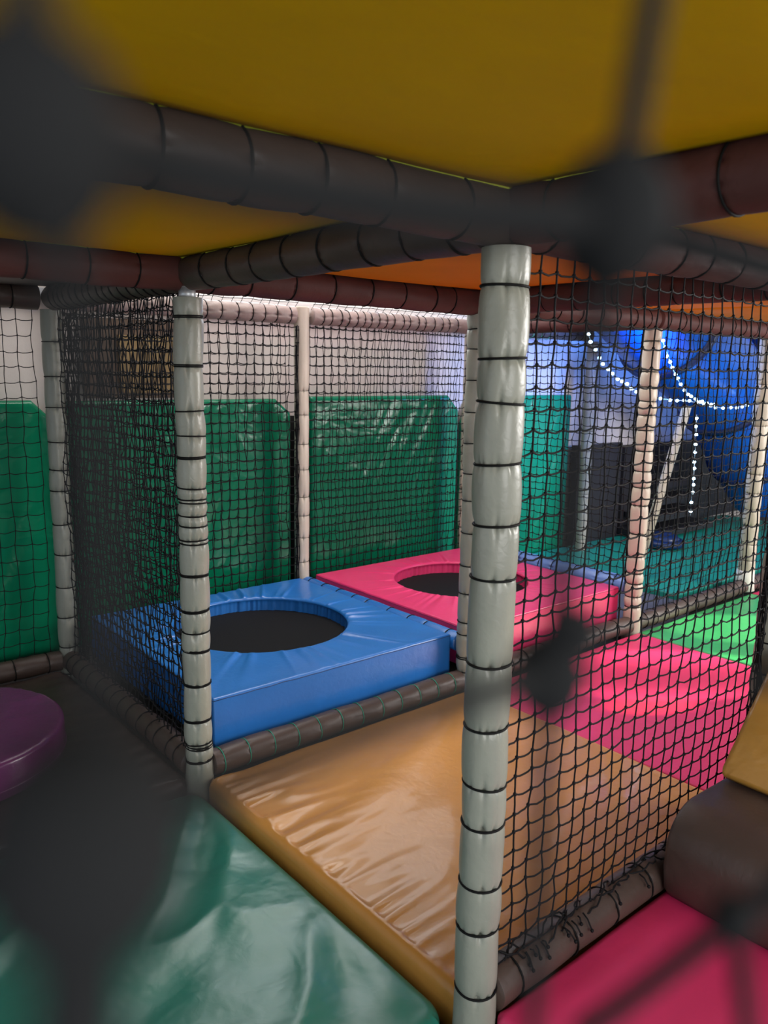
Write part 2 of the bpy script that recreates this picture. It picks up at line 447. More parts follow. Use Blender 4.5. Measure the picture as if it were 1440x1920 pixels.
# ================================================================== BEAMS
H = 1.504
def beam(label, a, b, r, m, seed, step=0.125, ties=None, tie_m=None, name='padded_beam', pinch=0.035, fold=0.0035, tie_r=0.0022, gap=0.05):
    a = Vector(a); b = Vector(b); d = (b - a).normalized()
    a2 = a + d * gap; b2 = b - d * gap
    return padded(name, label, 'beam', a2, b2, r, ties or evenly((b2 - a2).length, step, seed), m, seed, tie_r, tie_m, pinch=pinch, fold=fold, seg=56, bulge=0.3)
RB = 0.048
beam('large dark ceiling beam running from the top left to the nearest post', (-1.2, -1.2, H), (0, -1.2, H), RB, K['brown'], 31, gap=0.0, step=0.14)
beam('dark ceiling beam from the nearest post up to the top right corner', (0, -2.4, H), (0, -1.2, H), RB, K['brown_pink_bounce'], 32, gap=0.03, step=0.15)
beam('dark ceiling beam right of the nearest post, above the coarse net', (0, -1.2, H), (1.2, -1.2, H), RB, K['brown_pink_bounce'], 33, gap=0.03)
beam('dark ceiling beam linking the nearest post to the beige post on the left', (0, -1.2, H), (0, 0, H), RB, K['brown'], 34, gap=0.045, step=0.12)
beam('pink-lit brown ceiling beam left of the beige post, under the amber ceiling pad', (-1.2, 0, H), (0, 0, H), RB, K['brown_pink_bounce'], 35, gap=0.03)
beam('pink-lit brown ceiling beam over the front edge of the blue trampoline pad', (0, 0, H), (1.2, 0, H), RB, K['brown_pink_bounce'], 36, gap=0.012)
beam('pink-lit brown ceiling beam over the front edge of the pink trampoline pad', (1.2, 0, H), (2.4, 0, H), RB, K['brown_pink_bounce'], 37, gap=0.012)
beam('pink-lit brown ceiling beam at the right, above the string lights', (2.4, 0, H), (3.6, 0, H), RB, K['brown_pink_bounce'], 38, gap=0.02)
beam('pink-lit brown ceiling beam at the far right beyond the pale post', (3.6, 0, H), (4.8, 0, H), RB, K['brown_pink_bounce'], 39, gap=0.02)
beam('dark ceiling beam behind the coarse net between two orange ceiling pads', (1.2, -1.2, H), (1.2, 0, H), RB, K['brown_pink_bounce'], 40, gap=0.045)
beam('dark ceiling beam running back from the beige post above the dense net', (0, 0, H), (0, 1.2, H), RB, K['brown'], 41, gap=0.045, step=0.06)
beam('dark ceiling beam at the far left edge', (-1.2, 0, H), (-1.2, 1.2, H), RB, K['brown'], 42)
beam('dark ceiling beam over the left part of the back net', (-1.2, 1.2, H), (0, 1.2, H), RB, K['brown'], 43, step=0.08)
beam('lit brown netted beam across the back above the blue trampoline pad', (0, 1.2, H), (1.2, 1.2, H), 0.044, K['brown_lit'], 44, step=0.07, fold=0.009, pinch=0.1)
beam('lit brown netted beam across the back above the pink trampoline pad', (1.2, 1.2, H), (2.4, 1.2, H), 0.044, K['brown_lit'], 45, step=0.06, fold=0.010, pinch=0.1)
t = beam('dark beam with green lashing at the back right of the pink pad', (2.4, 1.2, H), (3.6, 1.2, H), 0.044, K['brown'], 46, step=0.1)
mb = MB(); rr = random.Random(3); pts = []
for i in range(60):
    a = i * 0.9; pts.append((2.45 + i * 0.012, 1.2 + math.cos(a) * 0.052, H + math.sin(a) * 0.052 + rr.uniform(-.004, .004)))
mb.tube(pts, 0.002, 5); mb.obj('lashing', mat('bright_green_cord', (0.12, 0.65, 0.35), 0.5), t, label='bright green lashing cord')
beam('dark ceiling beam running back from the peach-tinted post', (2.4, 0, H), (2.4, 1.2, H), RB, K['brown_pink_bounce'], 47)
# floor beams
gt = [0.03 + 0.094 * i for i in range(12)]
beam('brown floor beam with green ties in front of the blue trampoline pad', (0, 0, 0), (1.2, 0, 0), 0.043, K['brown'], 51, ties=gt, tie_m=K['green_tie'], pinch=0.03, tie_r=0.0016, gap=0.04)
beam('brown floor beam in front of the pink trampoline pad', (1.2, 0, 0), (2.4, 0, 0), 0.043, K['brown'], 52, pinch=0.05, gap=0.04)
beam('brown floor beam along the green floor mat, under the right-hand net', (2.4, 0, 0), (3.6, 0, 0), 0.043, K['brown'], 53, gap=0.03, step=0.09)
beam('brown floor beam at the far right beyond the white elbow', (3.6, 0, 0), (4.8, 0, 0), 0.043, K['brown'], 54, gap=0.03)
beam('brown floor beam along the left side of the blue trampoline pad', (0, 0, 0), (0, 1.2, 0), 0.043, K['brown'], 55, step=0.075, gap=0.04)
beam('brown floor beam with knotted net lashings beside the bottom right pink mat', (0, -1.2, 0), (1.2, -1.2, 0), 0.045, K['brown'], 56, gap=0.04, step=0.15)
beam('brown floor beam behind the purple pad on the left', (-1.2, 1.2, 0), (0, 1.2, 0), 0.043, K['brown'], 57, gap=0.04)
beam('blue padded rail between the blue and pink trampoline pads', (1.21, 0.03, 0.14), (1.21, 1.2, 0.14), 0.040, K['blue'], 58, step=0.13, gap=0.02, name='padded_rail')
beam('pale blue padded rail behind the right edge of the pink trampoline pad', (2.42, 0.05, 0.185), (2.42, 1.2, 0.185), 0.045, mat('pale_blue_vinyl', (0.15, 0.27, 0.62), 0.4, 0.3, 40), 59, step=0.12, gap=0.0, fold=0.01, name='padded_rail')

# ================================================================== TRAMPOLINES
def trampoline(label, x0, x1, y0, y1, c, R, zb, zt_, m, seed, wr, sm):
    t = thing('trampoline', label, 'trampoline', ((x0 + x1) / 2, (y0 + y1) / 2, zb), 'square padded trampolines')
    off = seed * 7.7
    cor = [math.atan2(y - c[1], x - c[0]) for x in (x0, x1) for y in (y0, y1)]
    A = sorted(set([2 * PI * i / 480 - PI for i in range(480)] + cor)); k = len(A)
    fr = [0, .004, .012, .025, .045, .07, .1, .14, .19, .25, .32, .4, .5, .6, .7, .8, .88, .93, .96, .98, .99, .995, 1.0]
    V = []; F = []
    e = 0.008; eh = 0.012
    rf = random.Random(seed * 5)
    FO = [(math.radians(q + rf.uniform(-3, 3)), rf.uniform(.006, .010), rf.uniform(.5, 1.0) * wr * .36, rf.uniform(.07, .17)) for q in (-62, -38, -29, -19, -8, 4, 20, 60, 72, 84, 96, 110, 128, 150, 172, 183, 194, 206, 222, 250)]
    def fld(a, din, d):
        h = 0
        for fa, fw, fh, fl_ in FO:
            da = (a - fa + PI) % (2 * PI) - PI
            if abs(da) < .25:
                h += fh * (math.exp(-(da * d / fw) ** 2) - .5 * math.exp(-((da * d - fw * 1.8) / fw) ** 2)) * min(1, din / .025) * math.exp(-din / fl_)
        return h
    # inner wall rings then the top
    def edge(a):
        dx, dy = math.cos(a), math.sin(a); ts = []
        if dx > 1e-9: ts.append((x1 - c[0]) / dx)
        if dx < -1e-9: ts.append((x0 - c[0]) / dx)
        if dy > 1e-9: ts.append((y1 - c[1]) / dy)
        if dy < -1e-9: ts.append((y0 - c[1]) / dy)
        return min(ts)
    def wrk(a, s):
        q = Vector((math.cos(a) * 7, math.sin(a) * 7, off)); n1 = noise.noise(q * 1.1); n2 = noise.noise(q * 0.55 + Vector((9, 3, 1)))
        g = max(0, 0.35 + n2 * 1.6)
        return wr * ((1 - min(1, abs(n1) * 3.2)) - 0.3) * g
    def pl(a): return .004 * (1 + nz(math.cos(a) * 26, math.sin(a) * 26, off) * 2)
    rows = []
    for zz in (zb + 0.05, zt_ - 0.062, zt_ - 0.045, zt_ - 0.028, zt_ - eh - 0.003):
        rows.append([(c[0] + math.cos(a) * (R + 0.002 + pl(a)), c[1] + math.sin(a) * (R + 0.002 + pl(a)), zz) for a in A])
    for s in fr:
        row = []
        for a in A:
            E_ = edge(a); d = R + (E_ - R) * s; x = c[0] + math.cos(a) * d; y = c[1] + math.sin(a) * d
            din = d - R; z = zt_
            if din < eh: z -= eh - math.sqrt(max(0, eh * eh - (eh - din) ** 2))
            do = min(x - x0, x1 - x, y - y0, y1 - y)
            if do < e: z -= e - math.sqrt(max(0, e * e - (e - max(0, do)) ** 2))
            z += fld(a, din, d) + .45 * wrk(a, s) * min(1, din / .04) * math.exp(-din / 0.13) * (1 if s < .98 else 0) + nz(x * 5, y * 5, off) * 0.0025 * (1 if do > .02 else 0)
            row.append((x, y, z))
        rows.append(row)
    rows.append([(p[0], p[1], zb + (zt_ - zb) * .5) for p in rows[-1]])
    rows.append([(p[0], p[1], zb) for p in rows[-1]])
    for r_ in rows: V.extend(r_)
    for i in range(len(rows) - 1):
        for j in range(k):
            j2 = (j + 1) % k; F.append((i * k + j, (i + 1) * k + j, (i + 1) * k + j2, i * k + j2))
    pad = mesh('safety_pad', V, F, m, t)
    mb = MB(); q = zt_ - 0.008
    for a_, b_ in (((x0, y0, q), (x1, y0, q)), ((x1, y0, q), (x1, y1, q)), ((x1, y1, q), (x0, y1, q)), ((x0, y1, q), (x0, y0, q))):
        a_ = Vector(a_); b_ = Vector(b_)
        mb.tube([a_.lerp(b_, i / 20) + Vector((0, 0, nz(i * .9, off) * .003)) for i in range(21)], 0.0016, 5)
    mb.obj('seam_piping', sm, pad)
    zbed = zt_ - 0.064
    mb = MB(); n = 96
    Vb = [(c[0], c[1], zbed - .004)]; Fb = []
    rs = [R * .25, R * .5, R * .75, R * .94, R + .02]
    for q in rs: Vb += [(c[0] + math.cos(2 * PI * i / n) * q, c[1] + math.sin(2 * PI * i / n) * q, zbed - .004 * (1 - q / R)) for i in range(n)]
    for i in range(n): Fb.append((0, 1 + i, 1 + (i + 1) % n))
    for a in range(len(rs) - 1):
        for i in range(n): i2 = (i + 1) % n; Fb.append((1 + a * n + i, 1 + (a + 1) * n + i, 1 + (a + 1) * n + i2, 1 + a * n + i2))
    nb = len(Vb); Vb += [(v_[0], v_[1], v_[2] - .004) for v_ in Vb]; Fb += [tuple(i + nb for i in f[::-1]) for f in Fb]
    mesh('jump_bed', Vb, Fb, K['bed'], t)
trampoline('blue vinyl trampoline pad with a round black jumping bed', 0.085, 1.165, 0.06, 1.165, (0.63, 0.66), 0.365, 0.012, 0.182, K['blue'], 1, 0.030, mat('navy_seam_thread', (0.006, 0.04, 0.14), 0.6))
trampoline('pink vinyl trampoline pad with a round black jumping bed', 1.265, 2.36, 0.06, 1.165, (1.83, 0.66), 0.345, 0.012, 0.186, K['pink'], 2, 0.022, mat('crimson_seam_thread', (0.30, 0.01, 0.06), 0.6))

# ================================================================== FLOOR MATS
def hf_tan(x, y, dx, dy):
    d = x - 0.02
    n1 = nz(x * 3.0 + y * 2, y * 15, 3); n2 = nz(y * 2.1, 7.7)
    h = (0.5 - min(1.0, abs(n1) * 3.0)) * 0.013 * math.exp(-max(0, d) / 0.12) * max(0, 0.8 + n2 * 1.4)
    h += 0.004 * nz(x * 3, y * 3, 1)
    # long diagonal swell towards the middle post
    l = (y + 0.10) - (-0.5) * (1 - x / 1.2)
    h += 0.010 * math.exp(-(l / 0.09) ** 2) * min(1, dx / .1) * min(1, dy / .1)
    h -= 0.010 * math.exp(-((x - 0.02) / 0.06) ** 2) * 0.3
    return h * min(1, (dx + dy) / .02 + .2) if d > 0 else 0
o = cushion('floor_mat', -0.005, 1.19, -1.185, -0.05, -0.135, -0.018, K['tan'], e=0.028, n=110, hf=hf_tan, corner=0.03, puff=0.004)
tag(o, 'tan yellow floor mat with glossy creases in front of the blue trampoline pad', 'mat')
def hf_green(x, y, dx, dy):
    v_ = x * 0.66 + y * 0.75; u_ = -x * 0.75 + y * 0.66
    a = noise.noise(Vector((u_ * 6.5 + nz(x * 2, y * 2, 8), v_ * 1.7, 3.0))); b = noise.noise(Vector((x * 9, y * 9, 5.0)))
    return (0.018 * (0.5 - min(1, abs(a) * 2.2)) + 0.004 * b) * min(1, min(dx, dy) / .08)
o = cushion('floor_mat', -1.16, -0.02, -1.165, -0.02, -0.135, -0.055, K['green_near'], e=0.03, n=110, hf=hf_green, corner=0.07, puff=0.008)
tag(o, 'bottle green floor mat with glossy wrinkles at the bottom left', 'mat')
o = cushion('floor_mat', -1.16, -0.02, -2.36, -1.185, -0.135, -0.055, K['green_near'], e=0.03, n=40, hf=hf_green, corner=0.05, puff=0.008)
tag(o, 'bottle green floor mat directly below the viewer', 'mat')
o = cushion('floor_mat', 0.02, 1.19, -2.36, -1.235, -0.135, -0.025, K['pink_floor'], e=0.02, n=50, hf=lambda x, y, dx, dy: 0.003 * nz(x * 5, y * 18) , corner=0.02)
tag(o, 'pink floor mat in the bottom right corner, in front of the coarse net', 'mat')
o = cushion('floor_mat', 1.20, 2.39, -1.185, -0.05, -0.135, -0.035, K['pink_floor'], e=0.008, n=40, hf=lambda x, y, dx, dy: 0.003 * nz(x * 4, y * 4), corner=0.01)
tag(o, 'sunlit pink floor mat in front of the pink trampoline pad', 'mat')
o = cushion('floor_mat', 2.40, 3.59, -1.185, -0.05, -0.135, -0.035, K['green_floor'], e=0.008, n=40, hf=lambda x, y, dx, dy: 0.003 * nz(x * 4, y * 4), corner=0.01)
tag(o, 'bright green floor mat beyond the sunlit pink mat', 'mat')
o = cushion('floor_mat', 3.60, 5.2, -1.185, -0.05, -0.135, -0.035, K['pink_floor'], e=0.008, n=10)
tag(o, 'pink floor mat at the far right beyond the bright green mat', 'mat')
def hf_br(x, y, dx, dy):
    return (0.012 * (0.5 - min(1, abs(nz(x * 2.5, y * 13, 4)) * 3)) * math.exp(-max(0, -0.06 - x) / .2)) * min(1, (dx + .01) / .05)
o = cushion('floor_mat', -1.18, -0.035, -0.01, 1.15, -0.135, -0.025, K['brown_floor'], e=0.03, n=60, hf=hf_br, corner=0.04, puff=0.006)
tag(o, 'dark brown floor mat on the left under the purple pad', 'mat')
o = cushion('floor_mat', 3.09, 5.9, 0.14, 1.33, -0.135, 0.0, K['teal_floor'], e=0.012, n=20)
tag(o, 'teal floor mat below the blue slide', 'mat')
o = cushion('floor_mat', 2.48, 3.08, 0.06, 1.33, -0.135, -0.03, K['grey_floor'], e=0.01, n=14)
tag(o, 'dark grey floor mat between the pink trampoline pad and the teal mat', 'mat')

# purple round pad
def disc(cx, cy, R, z0, z1, m, parent, e=0.018):
    V = []; F = []; k = 96
    prof = [(R - .01, z0), (R, z0 + .006), (R + .002, (z0 + z1) / 2 - .003), (R, z1 - e)]
    for i in range(1, 8):
        a = PI / 2 * i / 7; prof.append((R - e + e * math.cos(a), z1 - e + e * math.sin(a)))
    for q in (.9, .8, .65, .5, .3, .12): prof.append((R * q, z1 + .004 * (1 - q)))
    for pr, pz in prof:
        for i in range(k):
            a = 2 * PI * i / k
            wv = 0.004 * nz(math.cos(a) * 14, math.sin(a) * 14) * (1 if pz > z1 - e * 1.2 and pr > R * .85 else 0)
            V.append((cx + pr * math.cos(a), cy + pr * math.sin(a), pz + wv))
    for i in range(len(prof) - 1):
        for j in range(k): j2 = (j + 1) % k; F.append((i * k + j, i * k + j2, (i + 1) * k + j2, (i + 1) * k + j))
    F.append(tuple(range(k))[::-1]); F.append(tuple((len(prof) - 1) * k + j for j in range(k)))
    return mesh('cushion', V, F, m, parent)
t = thing('round_pad', 'round purple padded cushion on the brown mat at the left edge', 'cushion', (-0.61, 0.54, -0.02))
disc(-0.61, 0.54, 0.355, -0.02, 0.10, K['purple'], t)
mb = MB(); mb.tube([(-0.61 + .357 * math.cos(2 * PI * i / 72), 0.54 + .357 * math.sin(2 * PI * i / 72), 0.012) for i in range(72)], 0.003, 6, closed=True)
mb.obj('seam_piping', K['purple'], t)

# ================================================================== brown step and yellow ramp
def extr(name, prof, y0, y1, m, parent=None, ny=14, wob=0.002, rnd_end=0.012):
    V = []; F = []; k = len(prof)
    cx = sum(p[0] for p in prof) / k; cz = sum(p[1] for p in prof) / k
    ys = [y0, y0 + rnd_end * .3, y0 + rnd_end] + [y0 + rnd_end + (y1 - y0 - 2 * rnd_end) * i / ny for i in range(1, ny)] + [y1 - rnd_end, y1 - rnd_end * .3, y1]
    for yy in ys:
        d = min(yy - y0, y1 - yy); sh = rnd_end * (1 - math.sqrt(max(0, 1 - (1 - min(1, d / rnd_end)) ** 2)))
        for x, z in prof:
            l = math.hypot(x - cx, z - cz); s = 1 - sh / l
            w_ = wob * nz(x * 9, yy * 9, z * 9)
            V.append((cx + (x - cx) * s + w_, yy, cz + (z - cz) * s + w_))
    for i in range(len(ys) - 1):
        for j in range(k): j2 = (j + 1) % k; F.append((i * k + j, (i + 1) * k + j, (i + 1) * k + j2, i * k + j2))
    F.append(tuple(range(k))); F.append(tuple((len(ys) - 1) * k + j for j in range(k))[::-1])
    return mesh(name, V, F, m, parent)
def arc(cx, cz, r, a0, a1, n=10): return [(cx + r * math.cos(math.radians(a0 + (a1 - a0) * i / n)), cz + r * math.sin(math.radians(a0 + (a1 - a0) * i / n))) for i in range(n + 1)]
prof = [(1.14, -0.03), (0.64, -0.03), (0.615, 0.0), (0.603, 0.06)] + arc(0.715, 0.10, 0.112, 178, 90, 14) + [(0.80, 0.208), (0.9, 0.202), (1.14, 0.20)]
o = extr('padded_step', prof[::-1], -2.3, -1.25, K['brown'])
tag(o, 'dark brown padded step with a rounded top on the bottom right pink mat', 'step')
prof = [(0.862, 0.222), (0.872, 0.211), (1.19, 0.211), (1.19, 0.555), (1.17, 0.545), (0.862, 0.232)]
o = extr('padded_ramp', prof, -2.3, -1.25, mat('ochre_vinyl', (0.50, 0.25, 0.045), 0.36, 0.3, 30, 0.15, 6, 0.5, 0.2, 0.2, bump2=0.4, b2scale=9))
tag(o, 'ochre yellow sloping pad on top of the brown step at the right edge', 'pad')

# ================================================================== CEILING PADS
def deck(label, x0, x1, y0, y1, m, pip=True, z=1.535):
    t = thing('ceiling_pad', label, 'ceiling pad', ((x0 + x1) / 2, (y0 + y1) / 2, z), 'padded deck panels')
    V = []; F = []; n = 24
    for i in range(n + 1):
        for j in range(n + 1):
            u_, v_ = i / n, j / n
            V.append((x0 + (x1 - x0) * u_, y0 + (y1 - y0) * v_, z + .012 - 0.016 * (16 * u_ * (1 - u_) * v_ * (1 - v_)) ** .4 + .002 * nz(u_ * 5, v_ * 5, x0)))
    for i in range(n):
        for j in range(n): a = i * (n + 1) + j; F.append((a, a + 1, a + n + 2, a + n + 1))
    b = len(V)
    for (x, y, _z) in list(V): V.append((x, y, z + .06))
    for i in range(n):
        for j in range(n): a = b + i * (n + 1) + j; F.append((a, a + n + 1, a + n + 2, a + 1))
    bd = [(i, 0) for i in range(n)] + [(n, j) for j in range(n)] + [(i, n) for i in range(n, 0, -1)] + [(0, j) for j in range(n, 0, -1)]
    ids = [i * (n + 1) + j for i, j in bd]
    for a in range(len(ids)): a2 = (a + 1) % len(ids); F.append((ids[a], ids[a2], ids[a2] + b, ids[a] + b))
    c = mesh('cushion', V, F, m, t)
    if pip:
        mb = MB(); e = .012
        mb.tube([(x0 + e, y0 + e, z + .01), (x1 - e, y0 + e, z + .01), (x1 - e, y1 - e, z + .01), (x0 + e, y1 - e, z + .01)], 0.004, 6, closed=True)
        mb.obj('edge_piping', K['lime'], t, label='edge piping, lime for the light leaking at the gap')
for lb, a, m in (('large yellow ceiling pad across the top of the picture', (-1.2, 0, -2.4, -1.2), K['yellow_deck']),
                 ('yellow ceiling pad in the top right corner', (0, 1.2, -2.4, -1.2), K['yellow_deck']),
                 ('amber ceiling pad on the left, above the beige post', (-1.2, 0, -1.2, 0), K['yellow_deck']),
                 ('orange ceiling pad left and right of the nearest post', (0, 1.2, -1.2, 0), K['orange_deck']),
                 ('orange ceiling pad seen as a sliver above the string lights', (1.2, 2.4, -1.2, 0), K['orange_deck']),
                 ('orange ceiling pad at the far right', (2.4, 3.6, -1.2, 0), K['orange_deck']),
                 ('dark ceiling pad over the purple cushion', (-1.2, 0, 0, 1.2), K['brown'])):
    deck(lb, a[0] + .01, a[1] - .01, a[2] + .01, a[3] - .01, m, pip=(m is K['yellow_deck']))

# ================================================================== WALL MATS
def wallmat(label, x0, x1, z0, z1, ch_l, ch_r, y0=1.345, th=0.05, seed=0):
    out = [(x0, z0), (x1, z0)] + ([(x1, z1 - ch_r[1]), (x1 - ch_r[0], z1)] if ch_r else [(x1, z1)]) + ([(x0 + ch_l[0], z1), (x0, z1 - ch_l[1])] if ch_l else [(x0, z1)])
    # fine grid clipped to outline by moving the vertices inside
    nx, nzz = 90, 80; V = []; F = []
    def top(x):
        t_ = z1
        if ch_l and x < x0 + ch_l[0]: t_ = min(t_, z1 - ch_l[1] * (1 - (x - x0) / ch_l[0]))
        if ch_r and x > x1 - ch_r[0]: t_ = min(t_, z1 - ch_r[1] * (1 - (x1 - x) / ch_r[0]))
        return t_
    xs = sorted(set([x0 + (x1 - x0) * i / nx for i in range(nx + 1)] + ([x0 + ch_l[0]] if ch_l else []) + ([x1 - ch_r[0]] if ch_r else [])))
    nx = len(xs) - 1
    for x in xs:
        for j in range(nzz + 1):
            z = z0 + (top(x) - z0) * j / nzz
            d = min(x - x0, x1 - x, z - z0, top(x) - z); e = .015
            dep = (e - math.sqrt(max(0, e * e - (e - min(d, e)) ** 2)))
            w1 = nz(x * 9 - z * 5, z * 1.5 + x, seed); pf = 0.005 * nz(x * 4 + z * 2, z * 2.5, seed) + 0.011 * (0.5 - min(1, abs(w1) * 3)) * max(0, nz(x * 2.2, z * 2.2, seed + 5) + .25)
            V.append((x, y0 + dep + pf * min(1, d / .05), z))
    for i in range(nx):
        for j in range(nzz): a = i * (nzz + 1) + j; F.append((a, a + nzz + 1, a + nzz + 2, a + 1))
    b = len(V)
    for (x, y, z) in list(V): V.append((x, y0 + th, z))
    for i in range(nx):
        for j in range(nzz): a = b + i * (nzz + 1) + j; F.append((a, a + 1, a + nzz + 2, a + nzz + 1))
    bd = [(i, 0) for i in range(nx)] + [(nx, j) for j in range(nzz)] + [(i, nzz) for i in range(nx, 0, -1)] + [(0, j) for j in range(nzz, 0, -1)]
    ids = [i * (nzz + 1) + j for i, j in bd]
    for a in range(len(ids)): a2 = (a + 1) % len(ids); F.append((ids[a], ids[a] + b, ids[a2] + b, ids[a2]))
    o = mesh('wall_mat', V, F, K['wall_green'])
    tag(o, label, 'wall mat', 'green padded wall mats')
wallmat('green wall mat at the left picture edge', -1.16, 0.03, -0.02, 1.095, None, (0.08, 0.08), seed=1)
wallmat('green wall mat behind the beige post and the dense net', 0.09, 1.235, -0.02, 1.09, None, (0.09, 0.075), seed=2)
wallmat('green wall mat behind the pink trampoline pad, right of the whitish post', 1.36, 2.47, -0.02, 1.10, None, (0.09, 0.09), seed=3)
wallmat('turquoise-lit green wall mat right of the nearest post', 2.52, 3.60, -0.02, 1.095, (0.1, 0.17), None, seed=4)
mb = MB(); mb.box((1.262, 1.33, -0.13), (1.325, 1.40, 1.0))  # dark strip put in for the shade in the gap between mats
o = mb.obj('gap_shade_strip', K['black'], smooth=False); tag(o, 'dark upright channel painted in for the shade between two green wall mats', 'strip')
# framed board on the wall, upper left
t = thing('wall_board', 'brown framed ochre board on the wall behind the dense net', 'board', (0.45, 1.41, 1.09))
mb = MB(); mb.box((0.19, 1.385, 1.10), (0.72, 1.415, 1.45)); mb.obj('frame', K['wood'], t, smooth=False)
mb = MB(); mb.box((0.34, 1.37, 1.125), (0.70, 1.384, 1.38)); mb.obj('panel', K['wood2'], t, smooth=False, label='lighter ochre panel')

# ================================================================== SLIDE, STAIRS, BRACE, STRING LIGHTS
def catmull(P, n=10):
    P = [Vector(p) for p in P]; out = []
    Q = [P[0] * 2 - P[1]] + P + [P[-1] * 2 - P[-2]]
    for i in range(1, len(Q) - 2):
        for j in range(n):
            t_ = j / n; a, b, c, d = Q[i - 1:i + 3]
            out.append(0.5 * ((2 * b) + (c - a) * t_ + (2 * a - 5 * b + 4 * c - d) * t_ ** 2 + (3 * b - a - 3 * c + d) * t_ ** 3))
    out.append(P[-1]); return out
def slide(label, P, R, m, fl, seed):
    t = thing('tube_slide', label, 'slide', P[-1])
    C = catmull(P, 12)
    mb = MB(); mb.tube(C, R, 48, caps=False)
    # inner skin gives the shell its thickness
    mb.tube(C, R - 0.02, 48, caps=False)
    mb.obj('tube', m, t)
    for i in fl:
        a = C[i]; d = (C[min(i + 1, len(C) - 1)] - C[i - 1]).normalized()
        mf = MB(); mf.tube([a - d * .018, a - d * .017, a + d * .017, a + d * .018], [R - .005, R + .03, R + .03, R - .005], 48, caps=False)
        mf.obj('joint_flange', K['slide_dark'], t, label='darker joint ring')
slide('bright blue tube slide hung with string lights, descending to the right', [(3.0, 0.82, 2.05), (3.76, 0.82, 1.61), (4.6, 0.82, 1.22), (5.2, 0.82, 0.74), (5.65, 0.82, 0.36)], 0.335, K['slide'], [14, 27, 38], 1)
slide('blue tube slide section coloured dark as shaded at the upper right behind the string lights', [(6.7, 0.98, 0.9), (6.05, 0.98, 1.35), (5.3, 0.98, 2.0), (4.9, 0.98, 2.5)], 0.33, K['slide_dark'], [18], 2)
t = thing('dark_staircase', 'black stepped unit against the wall below the blue slide', 'steps', (4.7, 1.3, 0))
for i in range(6):
    mb = MB(); zz = 0.02 + i * .115; mb.box((4.25 + i * .09, 1.02 + i * .045, zz), (5.15 - .07 * i, 1.33, zz + .05)); mb.obj('tread', K['black'], t, smooth=False)
mb = MB(); mb.box((4.3, 1.345, 0.0), (7.2, 1.40, 0.70)); mb.obj('back_panel', K['black'], t, smooth=False)
mb = MB(); mb.box((3.68, 1.33, -0.02), (4.24, 1.38, 0.73))
o = mb.obj('wall_panel', K['black'], smooth=False); tag(o, 'black wall panel right of the turquoise-lit mat', 'panel')
mb = MB(); mb.tube([(3.60, 0.47, 1.05), (3.15, 0.47, 0.0)], 0.028, 20)
o = mb.obj('slanting_pole', K['sleeve_white']); tag(o, 'slanting whitish pole propping the blue slide', 'pole')
mb = MB(); mb.ball((4.18, 0.90, 0.06), 0.12, 20, 10, (1, 1, .45)); mb.tube([(4.18 + .13 * math.cos(a / 24 * 2 * PI), .90 + .13 * math.sin(a / 24 * 2 * PI), .035) for a in range(24)], .03, 8, closed=True)
o = mb.obj('round_foot_pad', K['slide_dark']); tag(o, 'dark navy round pad on the teal mat in front of the black steps', 'pad')

def lights(label, P, n):
    C = catmull(P, 8); t = thing('string_light', label, 'string lights', P[-1], 'LED strings on the slide')
    mb = MB(); mb.tube(C, 0.0022, 5); mb.obj('cord', K['white_cord'], t)
    Ls = [0]
    for a, b in zip(C[:-1], C[1:]): Ls.append(Ls[-1] + (b - a).length)
    rr = random.Random(n)
    for i in range(n):
        d = Ls[-1] * (i + .5 + rr.uniform(-.2, .2)) / n; k = 0
        while Ls[k + 1] < d: k += 1
        p = C[k].lerp(C[k + 1], (d - Ls[k]) / (Ls[k + 1] - Ls[k]))
        mb = MB(); mb.ball((p[0] + rr.uniform(-.006, .006), p[1], p[2] + rr.uniform(-.006, .006)), 0.0088, 8, 6, (1.4, 1, 1)); mb.obj('led_bulb', K['led'], t)
lights('left string of white LEDs running down the slide to the peach-tinted post', [(2.535, .48, 1.47), (2.675, .48, 1.32), (2.865, .48, 1.215), (3.075, .48, 1.14)], 12)
lights('diagonal string of white LEDs right of the peach-tinted post', [(3.265, .48, 1.46), (3.465, .48, 1.235), (3.655, .48, 1.115), (3.865, .48, 1.07), (3.985, .48, 1.06)], 17)
lights('level string of white LEDs reaching to the pale post', [(3.275, .48, 1.105), (3.685, .48, 1.08), (4.085, .48, 1.035), (4.465, .48, 1.05)], 14)
lights('hanging string of white LEDs over the black steps', [(3.745, .48, 1.0), (3.765, .48, .8), (3.775, .48, .6), (3.775, .48, .34)], 12)

